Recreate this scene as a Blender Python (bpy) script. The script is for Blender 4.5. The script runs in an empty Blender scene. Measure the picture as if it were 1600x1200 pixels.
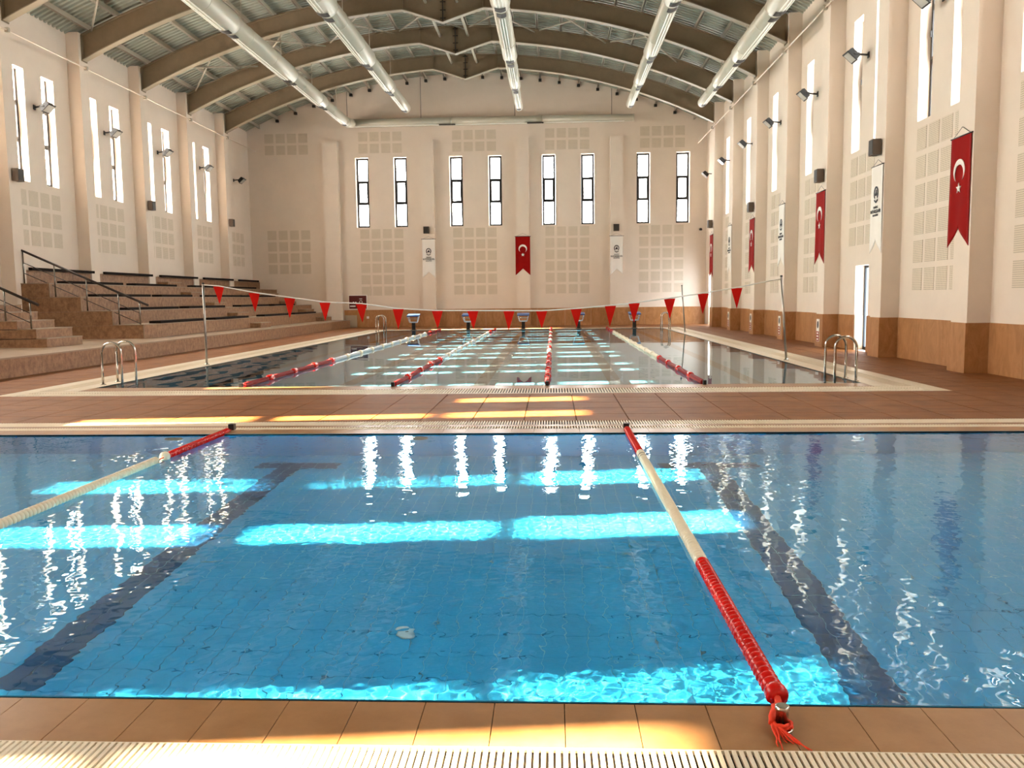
import bpy, math, random
import numpy as np
from mathutils import Vector, Matrix, noise
random.seed(7)
S = bpy.context.scene
COL = S.collection
PI = math.pi

# ------------------------------------------------------------------ camera
PITCH, YAW, ROLL, CAMH, FPX = 0.0996, 0.0485, -0.0116, 1.405, 1345.3
fw = Vector((-math.sin(YAW), math.cos(YAW), 0)); rt = Vector((math.cos(YAW), math.sin(YAW), 0)); up = Vector((0, 0, 1))
f2 = fw*math.cos(PITCH) - up*math.sin(PITCH); u2 = up*math.cos(PITCH) + fw*math.sin(PITCH)
r3 = rt*math.cos(ROLL) + u2*math.sin(ROLL); u3 = u2*math.cos(ROLL) - rt*math.sin(ROLL)
cam = bpy.data.cameras.new('camera'); camo = bpy.data.objects.new('camera', cam); COL.objects.link(camo)
m = Matrix.Identity(4)
for i in range(3):
    m[i][0] = r3[i]; m[i][1] = u3[i]; m[i][2] = -f2[i]
m[2][3] = CAMH
camo.matrix_world = m
cam.sensor_fit = 'HORIZONTAL'; cam.sensor_width = 36.0; cam.lens = FPX/1600*36; cam.clip_start = 0.05; cam.clip_end = 300
S.camera = camo

# ------------------------------------------------------------------ light
SUN_DIR = Vector((1.0, 0.11, -0.51))
SUN_STRENGTH = 54.0
PANE_SUNNY, PANE_SHADY, PANE_END = 13.5, 3.2, 5.0      # sky brightness seen through the windows of each side
EXPOSURE = 1.8
w = bpy.data.worlds.new('daylight'); S.world = w; w.use_nodes = True
w.node_tree.nodes['Background'].inputs[0].default_value = (0.86, 0.93, 1.0, 1)
w.node_tree.nodes['Background'].inputs[1].default_value = 5.0
sl = bpy.data.lights.new('sun', 'SUN'); so = bpy.data.objects.new('sun', sl); COL.objects.link(so)
sl.energy = SUN_STRENGTH; sl.angle = math.radians(0.53); sl.color = (1.0, 0.80, 0.54)
so.location = (-60, -5, 30)
so.rotation_euler = SUN_DIR.to_track_quat('-Z', 'Y').to_euler()
sl.cycles.is_caustics_light = True
vs = S.view_settings
vs.view_transform = 'Standard'; vs.look = 'None'; vs.exposure = EXPOSURE; vs.gamma = 1.0; vs.use_curve_mapping = False
cy = S.cycles
cy.max_bounces = 7; cy.diffuse_bounces = 4; cy.glossy_bounces = 3; cy.transmission_bounces = 4; cy.transparent_max_bounces = 12
cy.caustics_reflective = True; cy.caustics_refractive = True; cy.blur_glossy = 0.25
cy.sample_clamp_indirect = 40.0; cy.use_adaptive_sampling = True; cy.adaptive_threshold = 0.06; cy.adaptive_min_samples = 16; cy.use_denoising = True; cy.use_light_tree = False

# ------------------------------------------------------------------ helpers
def lin(h):
    h = h.lstrip('#'); o = []
    for i in (0, 2, 4):
        c = int(h[i:i+2], 16)/255
        o.append(c/12.92 if c <= .04045 else ((c+.055)/1.055)**2.4)
    return (o[0], o[1], o[2], 1)

class NT:
    def __init__(s, name):
        s.m = bpy.data.materials.new(name); s.m.use_nodes = True; s.t = s.m.node_tree; s.t.nodes.clear()
        s.out = s.t.nodes.new('ShaderNodeOutputMaterial')
    def n(s, typ, **kw):
        nd = s.t.nodes.new(typ)
        for k, v in kw.items():
            if k.startswith('i_'):
                key = k[2:]; key = int(key) if key.isdigit() else key.replace('_', ' ')
                if hasattr(v, 'node'): s.t.links.new(v, nd.inputs[key])
                else: nd.inputs[key].default_value = v
            else: setattr(nd, k, v)
        return nd
    def link(s, a, b): s.t.links.new(a, b)

def mat(name, col, rough=.6, metal=0.0, var=.0, scale=4.0, stretch=(1, 1, 1), bump=0.0, bscale=60, col2=None, spec=.5, coat=0.0, dist=0.0):
    N = NT(name); c = lin(col) if isinstance(col, str) else (*col, 1)
    b = N.n('ShaderNodeBsdfPrincipled', i_Roughness=rough, i_Metallic=metal)
    b.inputs['Specular IOR Level'].default_value = spec; b.inputs['Coat Weight'].default_value = coat
    b.inputs['Base Color'].default_value = c
    N.link(b.outputs[0], N.out.inputs[0])
    if var or col2 or bump:
        tc = N.n('ShaderNodeTexCoord'); g = N.n('ShaderNodeNewGeometry')
        mp = N.n('ShaderNodeMapping'); N.link(g.outputs['Position'], mp.inputs[0]); mp.inputs['Scale'].default_value = stretch
        if var or col2:
            nz = N.n('ShaderNodeTexNoise', i_Scale=scale, i_Detail=7.0, i_Roughness=.68, i_Distortion=dist); N.link(mp.outputs[0], nz.inputs['Vector'])
            c2 = lin(col2) if col2 else tuple(max(0, x*(1-var)) for x in c[:3])+(1,)
            rp = N.n('ShaderNodeMapRange', i_From_Min=.35, i_From_Max=.65); N.link(nz.outputs['Fac'], rp.inputs['Value'])
            mx = N.n('ShaderNodeMix', data_type='RGBA'); mx.inputs['A'].default_value = c; mx.inputs['B'].default_value = c2
            for i in mx.inputs:
                if i.name == 'A' and i.type == 'RGBA': i.default_value = c
                if i.name == 'B' and i.type == 'RGBA': i.default_value = c2
            N.link(rp.outputs[0], mx.inputs[0])
            oc = [o for o in mx.outputs if o.type == 'RGBA'][0]
            N.link(oc, b.inputs['Base Color'])
        if bump:
            n2 = N.n('ShaderNodeTexNoise', i_Scale=bscale, i_Detail=3.0); N.link(mp.outputs[0], n2.inputs['Vector'])
            bp = N.n('ShaderNodeBump', i_Strength=bump, i_Distance=.01); N.link(n2.outputs['Fac'], bp.inputs['Height'])
            N.link(bp.outputs[0], b.inputs['Normal'])
    return N.m

M = {}
M['plaster'] = mat('white_plaster', '#e3d4c4', .75, var=.05, scale=1.2, bump=.15, bscale=90)
M['reveal'] = mat('reveal_plaster', '#e8e3dc', .7)
M['stone'] = mat('brown_travertine', '#b8865a', .34, col2='#a07045', scale=3.0, stretch=(1.3, 1.3, .55), bump=.12, bscale=25, dist=1.4, spec=.25)
M['bleacher'] = mat('tan_granite', '#a67e5b', .55, col2='#7a573d', scale=9, stretch=(1, 1, .8), bump=.1, bscale=120)
M['bleachertop'] = mat('pale_marble_nosing', '#9a836a', .4, var=.08, scale=3)
M['plank'] = mat('dark_bench_board', '#1c110c', .8, var=.3, scale=8, spec=.15)
M['decktile'] = mat('brown_deck_tile', '#935c30', .5, col2='#774720', scale=2.6, stretch=(1, 1, 1), bump=.05, bscale=160, spec=.22)
M['grout'] = mat('dark_grout', '#3d2f22', .8)
M['coping'] = mat('tan_coping_tile', '#a3774c', .3, col2='#94683d', scale=5, bump=.03, bscale=200)
M['copinggrout'] = mat('coping_grout', '#8a6f56', .8)
M['pale'] = mat('cream_tile', '#e4d5bb', .35, var=.08, scale=5)
M['grate'] = mat('cream_grating', '#e6d8bf', .4)
M['channel'] = mat('gutter_channel', '#20180f', .7)
M['pooltile'] = mat('blue_pool_tile', '#34a9da', .35, col2='#2a9fd2', scale=1.5)
M['pooltile2'] = mat('pale_grey_blue_pool_tile', '#4f88a0', .35, col2='#467e96', scale=.8)
M['poolgrout'] = mat('white_pool_grout', '#9ad0e0', .7)
M['laneline'] = mat('navy_lane_tile', '#12507f', .4)
M['laneline2'] = mat('dark_grey_lane_tile', '#2c3338', .4)
M['edge'] = mat('black_wet_edge', '#0a0d12', .15)
M['black'] = mat('black_paint', '#0c0c0d', .45)
M['frame'] = mat('black_aluminium', '#141416', .4, metal=.3)
M['steel'] = mat('painted_steel_beam', '#87755c', .55, var=.12, scale=3, stretch=(1, 1, 1))
M['flange'] = mat('painted_steel_flange', '#a2957f', .5)
M['purlin'] = mat('painted_purlin', '#b3aa99', .5)
M['deck'] = mat('corrugated_roof_sheet', '#a3a698', .5, metal=.0, var=.1, scale=1.2)
M['duct'] = mat('white_duct_sheet', '#c6c1b0', .35, metal=.1)
M['ductslot'] = mat('duct_slot_diffuser', '#f4f1e8', .4)
M['ductdark'] = mat('duct_grille_dark', '#2b2722', .6)
M['red'] = mat('red_flag_cloth', '#930500', .8, var=.08, scale=6, spec=.15)
M['pennant'] = mat('red_pennant_cloth', '#d01405', .75, var=.1, scale=9, spec=.15)
M['white'] = mat('white_cloth', '#ece6de', .75)
M['print'] = mat('dark_navy_print', '#191a24', .6)
M['chrome'] = mat('stainless_steel', '#c9c4bc', .16, metal=1.0)
M['pole'] = mat('steel_pole', '#a8a29a', .3, metal=.9)
M['redfloat'] = mat('red_plastic_float', '#cc0f08', .22, var=.06, scale=20)
M['darkred'] = mat('dark_red_plastic_float', '#860b0e', .5, spec=.25)
M['whitefloat'] = mat('cream_plastic_float', '#e6d8bb', .3, var=.06, scale=20)
M['greyfloat'] = mat('grey_white_plastic_float', '#c4c6c9', .3)
M['cord'] = mat('orange_red_cord', '#e8390f', .7, bump=.3, bscale=300)
M['whitecord'] = mat('white_cord', '#e9e6df', .7)
M['brownbox'] = mat('brown_speaker_box', '#5a4a3c', .6)
M['beigebox'] = mat('beige_cabinet', '#a79780', .5)
M['lampglass'] = mat('floodlight_glass', '#b9b6ae', .15)
M['fire'] = mat('dark_red_enamel', '#560a08', .35)
M['blue'] = mat('blue_block_top', '#2b4f86', .5)
M['greyblock'] = mat('grey_block_side', '#b9c3cc', .45)
M['rail'] = mat('handrail_steel', '#8f8a84', .25, metal=1.0)
M['darkrail'] = mat('dark_handrail', '#3a312b', .4, metal=.5)
M['pvc'] = mat('white_pvc', '#dfe3e2', .4)

def make_acoustic():
    N = NT('perforated_acoustic_plaster')
    b = N.n('ShaderNodeBsdfPrincipled', i_Roughness=.8); N.link(b.outputs[0], N.out.inputs[0])
    g = N.n('ShaderNodeNewGeometry')
    mp = N.n('ShaderNodeMapping'); N.link(g.outputs['Position'], mp.inputs[0]); mp.inputs['Scale'].default_value = (28, 28, 28)
    sp = N.n('ShaderNodeSeparateXYZ'); N.link(mp.outputs[0], sp.inputs[0])
    ad = N.n('ShaderNodeMath', operation='ADD'); N.link(sp.outputs[0], ad.inputs[0]); N.link(sp.outputs[1], ad.inputs[1])
    def tri(o):
        f = N.n('ShaderNodeMath', operation='FRACT'); N.link(o, f.inputs[0])
        s = N.n('ShaderNodeMath', operation='SUBTRACT'); N.link(f.outputs[0], s.inputs[0]); s.inputs[1].default_value = .5
        p = N.n('ShaderNodeMath', operation='POWER'); N.link(s.outputs[0], p.inputs[0]); p.inputs[1].default_value = 2
        return p.outputs[0]
    s = N.n('ShaderNodeMath', operation='ADD'); N.link(tri(ad.outputs[0]), s.inputs[0]); N.link(tri(sp.outputs[2]), s.inputs[1])
    l = N.n('ShaderNodeMath', operation='LESS_THAN'); N.link(s.outputs[0], l.inputs[0]); l.inputs[1].default_value = .075
    mx = N.n('ShaderNodeMix', data_type='RGBA'); N.link(l.outputs[0], mx.inputs[0])
    rg = [i for i in mx.inputs if i.type == 'RGBA']; rg[0].default_value = lin('#dccdb9'); rg[1].default_value = lin('#9a8c78')
    N.link([o for o in mx.outputs if o.type == 'RGBA'][0], b.inputs['Base Color'])
    return N.m
M['acoustic'] = make_acoustic()

def make_pane(name, col, strength):
    N = NT(name)
    t = N.n('ShaderNodeBsdfTransparent'); t.inputs[0].default_value = (.93, .95, .95, 1)
    e = N.n('ShaderNodeEmission', i_Strength=strength); e.inputs[0].default_value = (*col, 1)
    a = N.n('ShaderNodeAddShader'); N.link(t.outputs[0], a.inputs[0]); N.link(e.outputs[0], a.inputs[1])
    N.link(a.outputs[0], N.out.inputs[0])
    return N.m
M['pane'] = make_pane('bright_window_pane', (1.0, .92, .80), PANE_END)
M['pane_sunny'] = make_pane('sun_side_window_pane', (1.0, .87, .73), PANE_SUNNY)
M['pane_shady'] = make_pane('shade_side_window_pane', (1.0, .92, .82), PANE_SHADY)
M['doorpane'] = make_pane('daylit_door_glass', (.55, .76, 1.0), .35)
M['sunblock'] = mat('opaque_sun_block', '#d8d4cc', .6)  # opaque sheet added to hold the sun back at one unseen window

def make_water(name, tint, bump=0.0):
    N = NT(name)
    g = N.n('ShaderNodeBsdfGlass', i_Roughness=0.0, i_IOR=1.333); g.inputs[0].default_value = (*tint, 1)
    N.link(g.outputs[0], N.out.inputs[0])
    return N.m
M['water'] = make_water('clear_pool_water', (.84, .98, 1.0))
M['water2'] = make_water('calm_pool_water', (.93, .985, 1.0))

class MB:
    """collects shapes; build() links them as ONE mesh object"""
    def __init__(s): s.v = []; s.f = []; s.sm = []
    def add(s, vs, fs, smooth=False):
        o = len(s.v); s.v += [tuple(v) for v in vs]; s.f += [tuple(i+o for i in f) for f in fs]; s.sm += [smooth]*len(fs)
    def box(s, x0, y0, z0, x1, y1, z1, mtx=None):
        v = [Vector(p) for p in ((x0,y0,z0),(x1,y0,z0),(x1,y1,z0),(x0,y1,z0),(x0,y0,z1),(x1,y0,z1),(x1,y1,z1),(x0,y1,z1))]
        if mtx: v = [mtx @ p for p in v]
        s.add(v, [(0,3,2,1),(4,5,6,7),(0,1,5,4),(1,2,6,5),(2,3,7,6),(3,0,4,7)]); return s
    def bar(s, a, b, wd, hd, upv=(0,0,1)):
        a = Vector(a); b = Vector(b); d = (b-a).normalized(); u = Vector(upv)
        if abs(d.dot(u)) > .98: u = Vector((1,0,0))
        x = d.cross(u).normalized(); z = x.cross(d)
        vs = [p + x*sx*wd/2 + z*sz*hd/2 for p in (a, b) for sx, sz in ((-1,-1),(1,-1),(1,1),(-1,1))]
        s.add(vs, [(0,1,2,3),(7,6,5,4),(0,4,5,1),(1,5,6,2),(2,6,7,3),(3,7,4,0)]); return s
    def tube(s, pts, r, n=10, caps=True, closed=False):
        pts = [Vector(p) for p in pts]; rs = r if isinstance(r, (list, tuple)) else [r]*len(pts)
        k = len(pts); ring = []; prev = None
        for i, p in enumerate(pts):
            if closed: d = (pts[(i+1) % k]-pts[i-1])
            else: d = pts[min(i+1, k-1)] - pts[max(i-1, 0)]
            if d.length < 1e-9: d = Vector((0,0,1))
            d.normalize()
            if prev is None:
                u = Vector((0,0,1)) if abs(d.z) < .9 else Vector((1,0,0))
                x = d.cross(u).normalized()
            else:
                x = (prev - d*prev.dot(d)); x.normalize()
            prev = x; y = d.cross(x)
            ring.append([p + (x*math.cos(2*PI*j/n) + y*math.sin(2*PI*j/n))*rs[i] for j in range(n)])
        vs = [v for rg in ring for v in rg]; fs = []
        for i in range(k if closed else k-1):
            a = i*n; b = ((i+1) % k)*n
            for j in range(n): fs.append((a+j, a+(j+1) % n, b+(j+1) % n, b+j))
        s.add(vs, fs, True)
        if caps and not closed:
            o = len(s.v) - len(vs)
            s.f += [tuple(o+j for j in range(n))[::-1], tuple(o+(k-1)*n+j for j in range(n))]; s.sm += [False, False]
        return s
    def cyl(s, a, b, r, n=16): return s.tube([a, b], r, n)
    def lathe(s, prof, n=20, org=(0,0,0), axis='Z', smooth=True):
        vs = []; o = Vector(org)
        for r, h in prof:
            for j in range(n):
                c, t = r*math.cos(2*PI*j/n), r*math.sin(2*PI*j/n)
                vs.append(o + (Vector((c, t, h)) if axis == 'Z' else Vector((c, h, t)) if axis == 'Y' else Vector((h, c, t))))
        fs = []
        for i in range(len(prof)-1):
            for j in range(n): fs.append((i*n+j, i*n+(j+1) % n, (i+1)*n+(j+1) % n, (i+1)*n+j))
        s.add(vs, fs, smooth)
        k = len(s.v)-len(vs)
        s.f += [tuple(k+j for j in range(n))[::-1], tuple(k+(len(prof)-1)*n+j for j in range(n))]; s.sm += [False, False]
        return s
    def prism(s, pts, ext):
        """polygon pts (3D, planar) extruded by vector ext"""
        n = len(pts); e = Vector(ext); vs = [Vector(p) for p in pts] + [Vector(p)+e for p in pts]
        s.add(vs, [tuple(range(n))[::-1], tuple(range(n, 2*n))] + [(i, (i+1) % n, (i+1) % n+n, i+n) for i in range(n)]); return s
    def mesh(s, name):
        me = bpy.data.meshes.new(name); me.from_pydata(s.v, [], s.f)
        me.polygons.foreach_set('use_smooth', s.sm); me.update(); return me
    def build(s, name, material, parent=None):
        me = s.mesh(name); me.materials.append(M[material]); return ob(name, me, parent)

def ob(name, me, parent=None, loc=None, rz=None):
    o = bpy.data.objects.new(name, me); COL.objects.link(o)
    if parent: o.parent = parent
    if loc is not None: o.location = loc
    if rz: o.rotation_euler = (0, 0, rz)
    return o

def tag(o, label=None, cat=None, group=None, kind=None):
    if label: o['label'] = label
    if cat: o['category'] = cat
    if group: o['group'] = group
    if kind: o['kind'] = kind
    return o

def root(name, loc, label, cat, group=None, kind=None, rz=0):
    o = bpy.data.objects.new(name, None); COL.objects.link(o); o.location = loc; o.rotation_euler = (0, 0, rz); o.empty_display_size = .2
    return tag(o, label, cat, group, kind)

def copy_tree(o, loc, rz, label=None, group=None):
    r = o.copy(); COL.objects.link(r); r.location = loc; r.rotation_euler = (0, 0, rz)
    if label: r['label'] = label
    if group: r['group'] = group
    for ch in list(o.children):
        c = ch.copy(); COL.objects.link(c); c.parent = r
        for g in list(ch.children):
            d = g.copy(); COL.objects.link(d); d.parent = c
    return r

ORD = ['first', 'second', 'third', 'fourth', 'fifth', 'sixth', 'seventh', 'eighth', 'ninth', 'tenth', 'eleventh', 'twelfth', 'thirteenth', 'fourteenth', 'fifteenth', 'sixteenth']

# ------------------------------------------------------------------ dimensions
XL, XR = -15.30, 7.60           # wall faces
PXL, PXR = -14.90, 7.20         # pilaster faces
YB, YF = 43.60, -4.60           # back wall, wall behind the viewer
PW = .60                        # pilaster width along Y
KS = list(range(-5, 7))
PY = {k: 15.4 + 4.0*k for k in KS}
T = .40                         # wall thickness
SPRING, CROWN = 9.85, 12.50     # roof sheet heights
XC = (PXL+PXR)/2
RISE = 2.62; HALF = (PXR-PXL)/2
RAD = (HALF*HALF+RISE*RISE)/(2*RISE)
def arc(x, base): return base + math.sqrt(max(0, RAD*RAD-(x-XC)**2)) - RAD + RISE   # base = height at the springing
def arct(x): return arc(x, SPRING) - .22*(1-((x-XC)/HALF)**2)     # top of the beams: shallower at the crown
WZ0, WZ1 = 4.95, 8.18
BZ0, BZ1 = 5.02, 8.46

# ------------------------------------------------------------------ walls
def wall_mesh(u0, u1, z0, z1, holes, f):
    """sheet with rectangular holes and reveals; f(u,z,d) -> 3D, d = depth outward"""
    us = sorted({u0, u1} | {h[i] for h in holes for i in (0, 1)}); zs = sorted({z0, z1} | {h[i] for h in holes for i in (2, 3)})
    b = MB()
    for i in range(len(us)-1):
        for j in range(len(zs)-1):
            cu, cz = (us[i]+us[i+1])/2, (zs[j]+zs[j+1])/2
            if any(h[0] < cu < h[1] and h[2] < cz < h[3] for h in holes): continue
            for d in (0, T):
                b.add([f(us[i], zs[j], d), f(us[i+1], zs[j], d), f(us[i+1], zs[j+1], d), f(us[i], zs[j+1], d)], [(0,1,2,3)])
    for h in holes:
        c = [(h[0],h[2]),(h[1],h[2]),(h[1],h[3]),(h[0],h[3])]
        for i in range(4):
            p, q = c[i], c[(i+1) % 4]
            b.add([f(*p, 0), f(*q, 0), f(*q, T), f(*p, T)], [(0,1,2,3)])
    return b

WW = .64
winL, winR = [], []
for k in KS[:-1]:
    for r0 in (1.0, 2.5): winL.append((PY[k]+r0, PY[k]+r0+WW))
    for r0 in (1.2, 2.72): winR.append((PY[k]+r0, PY[k]+r0+WW))
winB = [-9.85, -7.92, -5.12, -3.17, -.50, 1.43, 4.17, 6.11]
door1 = (21.30, 22.20, 0.0, 2.11)
door2 = (41.35, 42.75, 0.0, 2.45)

wl = wall_mesh(YF, YB, -.02, SPRING+.45, [(a, b, WZ0, WZ1) for a, b in winL], lambda u, z, d: (XL-d, u, z)).build('wall_left', 'plaster')
tag(wl, 'cream plastered side wall with slit windows above the bleachers', 'wall', kind='structure')
wr = wall_mesh(YF, YB, -.02, SPRING+.45, [(a, b, WZ0, WZ1) for a, b in winR]+[door1, door2], lambda u, z, d: (XR+d, u, z)).build('wall_right', 'plaster')
tag(wr, 'cream plastered side wall with pilasters and red flags', 'wall', kind='structure')
def gable(bm, y):
    n = 28; xs = [XL+(XR-XL)*i/n for i in range(n+1)]
    for i in range(n):
        for d in (0, T if y > 0 else -T):
            bm.add([(xs[i], y+d, 9.3), (xs[i+1], y+d, 9.3), (xs[i+1], y+d, arc(xs[i+1], SPRING)+.4), (xs[i], y+d, arc(xs[i], SPRING)+.4)], [(0,1,2,3)])
bm = wall_mesh(XL-T, XR+T, -.02, 9.3, [(x, x+WW+.02, BZ0, BZ1) for x in winB], lambda u, z, d: (u, YB+d, z)); gable(bm, YB)
wb = tag(bm.build('wall_back', 'plaster'), 'cream plastered end wall with eight slit windows and acoustic squares', 'wall', kind='structure')
bm = wall_mesh(XL-T, XR+T, -.02, 9.3, [], lambda u, z, d: (u, YF-d, z)); gable(bm, YF)
wf = tag(bm.build('wall_front', 'plaster'), 'plain plastered wall behind the viewer', 'wall', kind='structure')

# pilasters (parts of their walls)
for k in KS:
    y = PY[k]
    MB().box(PXR, y, -.02, XR+.01, y+PW, SPRING+.05).build('pilaster', 'plaster', wr)
    MB().box(XL-.01, y, -.02, PXL, y+PW-.1, SPRING+.05).build('pilaster', 'plaster', wl)
backpil = [(-11.44, -10.68), (-6.54, -5.90), (-1.79, -1.15), (2.85, 3.48)]
PBY = YB-.30
for a, b in backpil: MB().box(a, PBY, -.02, b, YB+.01, 9.25).build('pilaster', 'plaster', wb)

# acoustic squares, each a part
sq = .455; pit = .575
me_sq_b = MB().box(0, -.008, 0, sq, .004, sq).mesh('acoustic_square'); me_sq_b.materials.append(M['acoustic'])
me_sq_s = MB().box(-.008, 0, 0, .004, sq, sq).mesh('acoustic_square'); me_sq_s.materials.append(M['acoustic'])
for x0, rows in ((-14.44, 4), (-9.69, 6), (-4.98, 6), (-.36, 6), (4.31, 6)):
    for c in range(4):
        for r in range(rows): ob('acoustic_square', me_sq_b, wb, (x0+c*pit, YB, 4.93-sq-r*pit-.0))
        for r in range(2): ob('acoustic_square', me_sq_b, wb, (x0+.02+c*pit, YB, 9.72-sq-r*pit))
for k in range(-2, 7):
    for c in range(4):
        if k == 6 and c > 1: continue
        for r in range(6):
            if k == 1 and r > 3: continue
            ob('acoustic_square', me_sq_s, wr, (XR, PY[k]+1.15+c*pit, 4.80-sq-r*pit))
for k in range(2, 7):
    for c in range(4):
        for r in range(3): ob('acoustic_square', me_sq_s, wl, (XL, PY[k]+.95+c*pit, 4.70-sq-r*pit))

# stone dado slabs
DH = .88
def slab(parent, x0, y0, x1, y1): MB().box(x0, y0, -.02, x1, y1, DH).build('stone_slab', 'stone', parent)
for k in range(-2, 7):
    y = PY[k]; g = .006
    slab(wr, PXR-.03, y-.03, PXR+.005, y+PW+.03)
    slab(wr, PXR+.006, y-.03, XR, y+.002)
    slab(wr, PXR+.006, y+PW-.002, XR, y+PW+.03)
    a, b = y+PW+.035, y+4-.035
    if k == 6: b = door2[0]-.02
    cuts = [a, a+(b-a)/3, a+2*(b-a)/3, b]
    if k == 1: cuts = [a, door1[0]-.02, None, door1[1]+.02, b]
    for p, q in zip(cuts[:-1], cuts[1:]):
        if p is None or q is None: continue
        slab(wr, XR-.03, p+g/2, XR+.002, q-g/2)
    if k == 1: pass
xs = [-10.62, -9.4, -8.2, -7.0, -6.0, -4.7, -3.4, -2.1, -.8, .6, 1.9, 3.2, 4.6, 6.0, 7.56]
for a, b in zip(xs[:-1], xs[1:]):
    MB().box(a+.003, YB-.03, -.02, b-.003, YB+.002, DH).build('stone_slab', 'stone', wb)
for a, b in backpil[1:]:
    MB().box(a-.03, PBY-.03, -.02, b+.03, YB-.032, DH).build('stone_slab', 'stone', wb)

# ------------------------------------------------------------------ windows
def make_window():
    r = root('window', (0, 0, 0), 'x', 'window', kind='structure')
    H = WZ1-WZ0; W = WW; d0, d1 = .22, .28
    fr = MB()
    t = .09
    fr.box(0, d0, 0, t, d1, H).box(W-t, d0, 0, W, d1, H).box(t, d0, 0, W-t, d1, t).box(t, d0, H-t, W-t, d1, H)
    z1, z2 = H*.345, H*.665
    fr.box(t, d0, z1-.04, W-t, d1, z1+.04).box(t, d0, z2-.04, W-t, d1, z2+.04)
    fr.build('frame', 'frame', r)
    sa = MB(); s = .045; a, b, c, d = t, W-t, z1+.04, z2-.04
    sa.box(a, d0-.03, c, a+s, d1-.01, d).box(b-s, d0-.03, c, b, d1-.01, d).box(a+s, d0-.03, c, b-s, d1-.01, c+s).box(a+s, d0-.03, d-s, b-s, d1-.01, d)
    so_ = sa.build('sash', 'frame', r)
    MB().box(a+.005, d0-.06, (c+d)/2-.06, a+.03, d0-.03, (c+d)/2+.06).build('handle', 'frame', so_)
    for p0, p1, e in ((t, z1-.04, 0), (z1+.04, z2-.04, s), (z2+.04, H-t, 0)):
        pb = MB(); pb.add([(t+e, .25, p0+e), (W-t-e, .25, p0+e), (W-t-e, .25, p1-e), (t+e, .25, p1-e)], [(0,1,2,3)])
        pb.build('pane', 'pane', r)
    return r
win0 = make_window(); wn = 0
def repane(o, key, only=None):
    for i, c in enumerate([c for c in o.children if c.name.startswith('pane')]):
        if only is not None and i not in only: continue
        kk = (key, c.data.name.split('__')[0])
        if kk not in PANES:
            me = c.data.copy(); me.name = c.data.name.split('__')[0]+'__'+key; me.materials.clear(); me.materials.append(M[key]); PANES[kk] = me
        c.data = PANES[kk]
PANES = {}
def place_window(loc, rz, label, group):
    global wn
    if wn == 0:
        o = win0; o.location = loc; o.rotation_euler = (0, 0, rz); o['label'] = label; o['group'] = group
    else: o = copy_tree(win0, loc, rz, label, group)
    wn += 1; o.name = 'window_%d' % wn
    return o
for i, x in enumerate(winB):
    o = place_window((x+.01, YB, BZ0), 0, 'black-framed slit window in the end wall, %s from the bleachers' % ORD[i], 'slit windows of the end wall')
    o.scale.z = (BZ1-BZ0)/(WZ1-WZ0)
nb = len(winL)
for i, (a, b) in enumerate(winL):
    j = nb-1-i
    vis = a > 23
    o = place_window((XL, a, WZ0), PI/2, 'tall slit window above the bleachers, %s from the end wall' % ORD[j] if vis else 'slit window in the bleacher side wall outside the view', 'slit windows over the bleachers' if vis else 'bleacher side windows outside the view')
    repane(o, 'pane_sunny')
    if abs(a-9.9) < .2: repane(o, 'sunblock', (0, 1))  # lower panes of this unseen window made opaque to shorten its sun strip
for i, (a, b) in enumerate(winR):
    j = nb-1-i
    vis = a > 14
    o = place_window((XR, b, WZ0), -PI/2, 'tall slit window in the flag-hung wall, %s from the end wall' % ORD[j] if vis else 'slit window in the flag-hung wall outside the view', 'slit windows over the flags' if vis else 'flag wall windows outside the view')
    repane(o, 'pane_shady')

# ------------------------------------------------------------------ doors
def door(name, y0, y1, h, label):
    r = root(name, (XR, y0, 0), label, 'door', kind='structure')
    W = y1-y0; fr = MB(); t = .06
    fr.box(.22, 0, 0, .29, t, h).box(.22, W-t, 0, .29, W, h).box(.22, t, h-t, .29, W-t, h).box(.22, t, 0, .29, W-t, .08)
    fr.build('frame', 'frame', r)
    pb = MB(); pb.add([(.255, t, .08), (.255, W-t, .08), (.255, W-t, h-t), (.255, t, h-t)], [(0,1,2,3)]); pb.build('pane', 'doorpane', r)
    hd = MB().tube([(.225, W*.2, 1.0), (.17, W*.2, 1.0), (.17, W*.2+.12, 1.0)], .012, 8).build('handle', 'chrome', r)
    MB().box(.0, W-.03, 0, .215, W-.001, DH).build('jamb_stone', 'bleachertop', r)
    return r
door('door_1', door1[0], door1[1], door1[3], 'open glazed doorway between pilasters with bluish daylight')
door('door_2', door2[0], door2[1], door2[3], 'daylit glazed doorway in the far corner past the flags')

# ------------------------------------------------------------------ roof
SB, ST = SPRING-.75, SPRING        # beam bottom / top at springing
bm = MB(); nx = 30; xs = [XL-T+(XR-XL+2*T)*i/nx for i in range(nx+1)]
prof = []; y = YF-T; pitch = .22
while y < YB+T:
    prof += [(y, 0), (y+.09, 0), (y+.11, .06), (y+.20, .06)]; y += pitch
prof.append((y, 0))
vs = [(x, py, arct(x)+.19+pz) for py, pz in prof for x in xs]; n1 = nx+1
fs = [(i*n1+j, i*n1+j+1, (i+1)*n1+j+1, (i+1)*n1+j) for i in range(len(prof)-1) for j in range(nx)]
bm.add(vs, fs)
ceiling = tag(bm.build('ceiling', 'deck'), 'vaulted corrugated metal roof on arched steel beams', 'ceiling', kind='structure')
# outer opaque skin
bm = MB(); vs = [(x, yy, arct(x)+.38) for yy in (YF-T, YB+T) for x in xs]
bm.add(vs, [(j, j+1, n1+j+1, n1+j) for j in range(nx)]); bm.build('roof_membrane', 'deck', ceiling)

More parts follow.
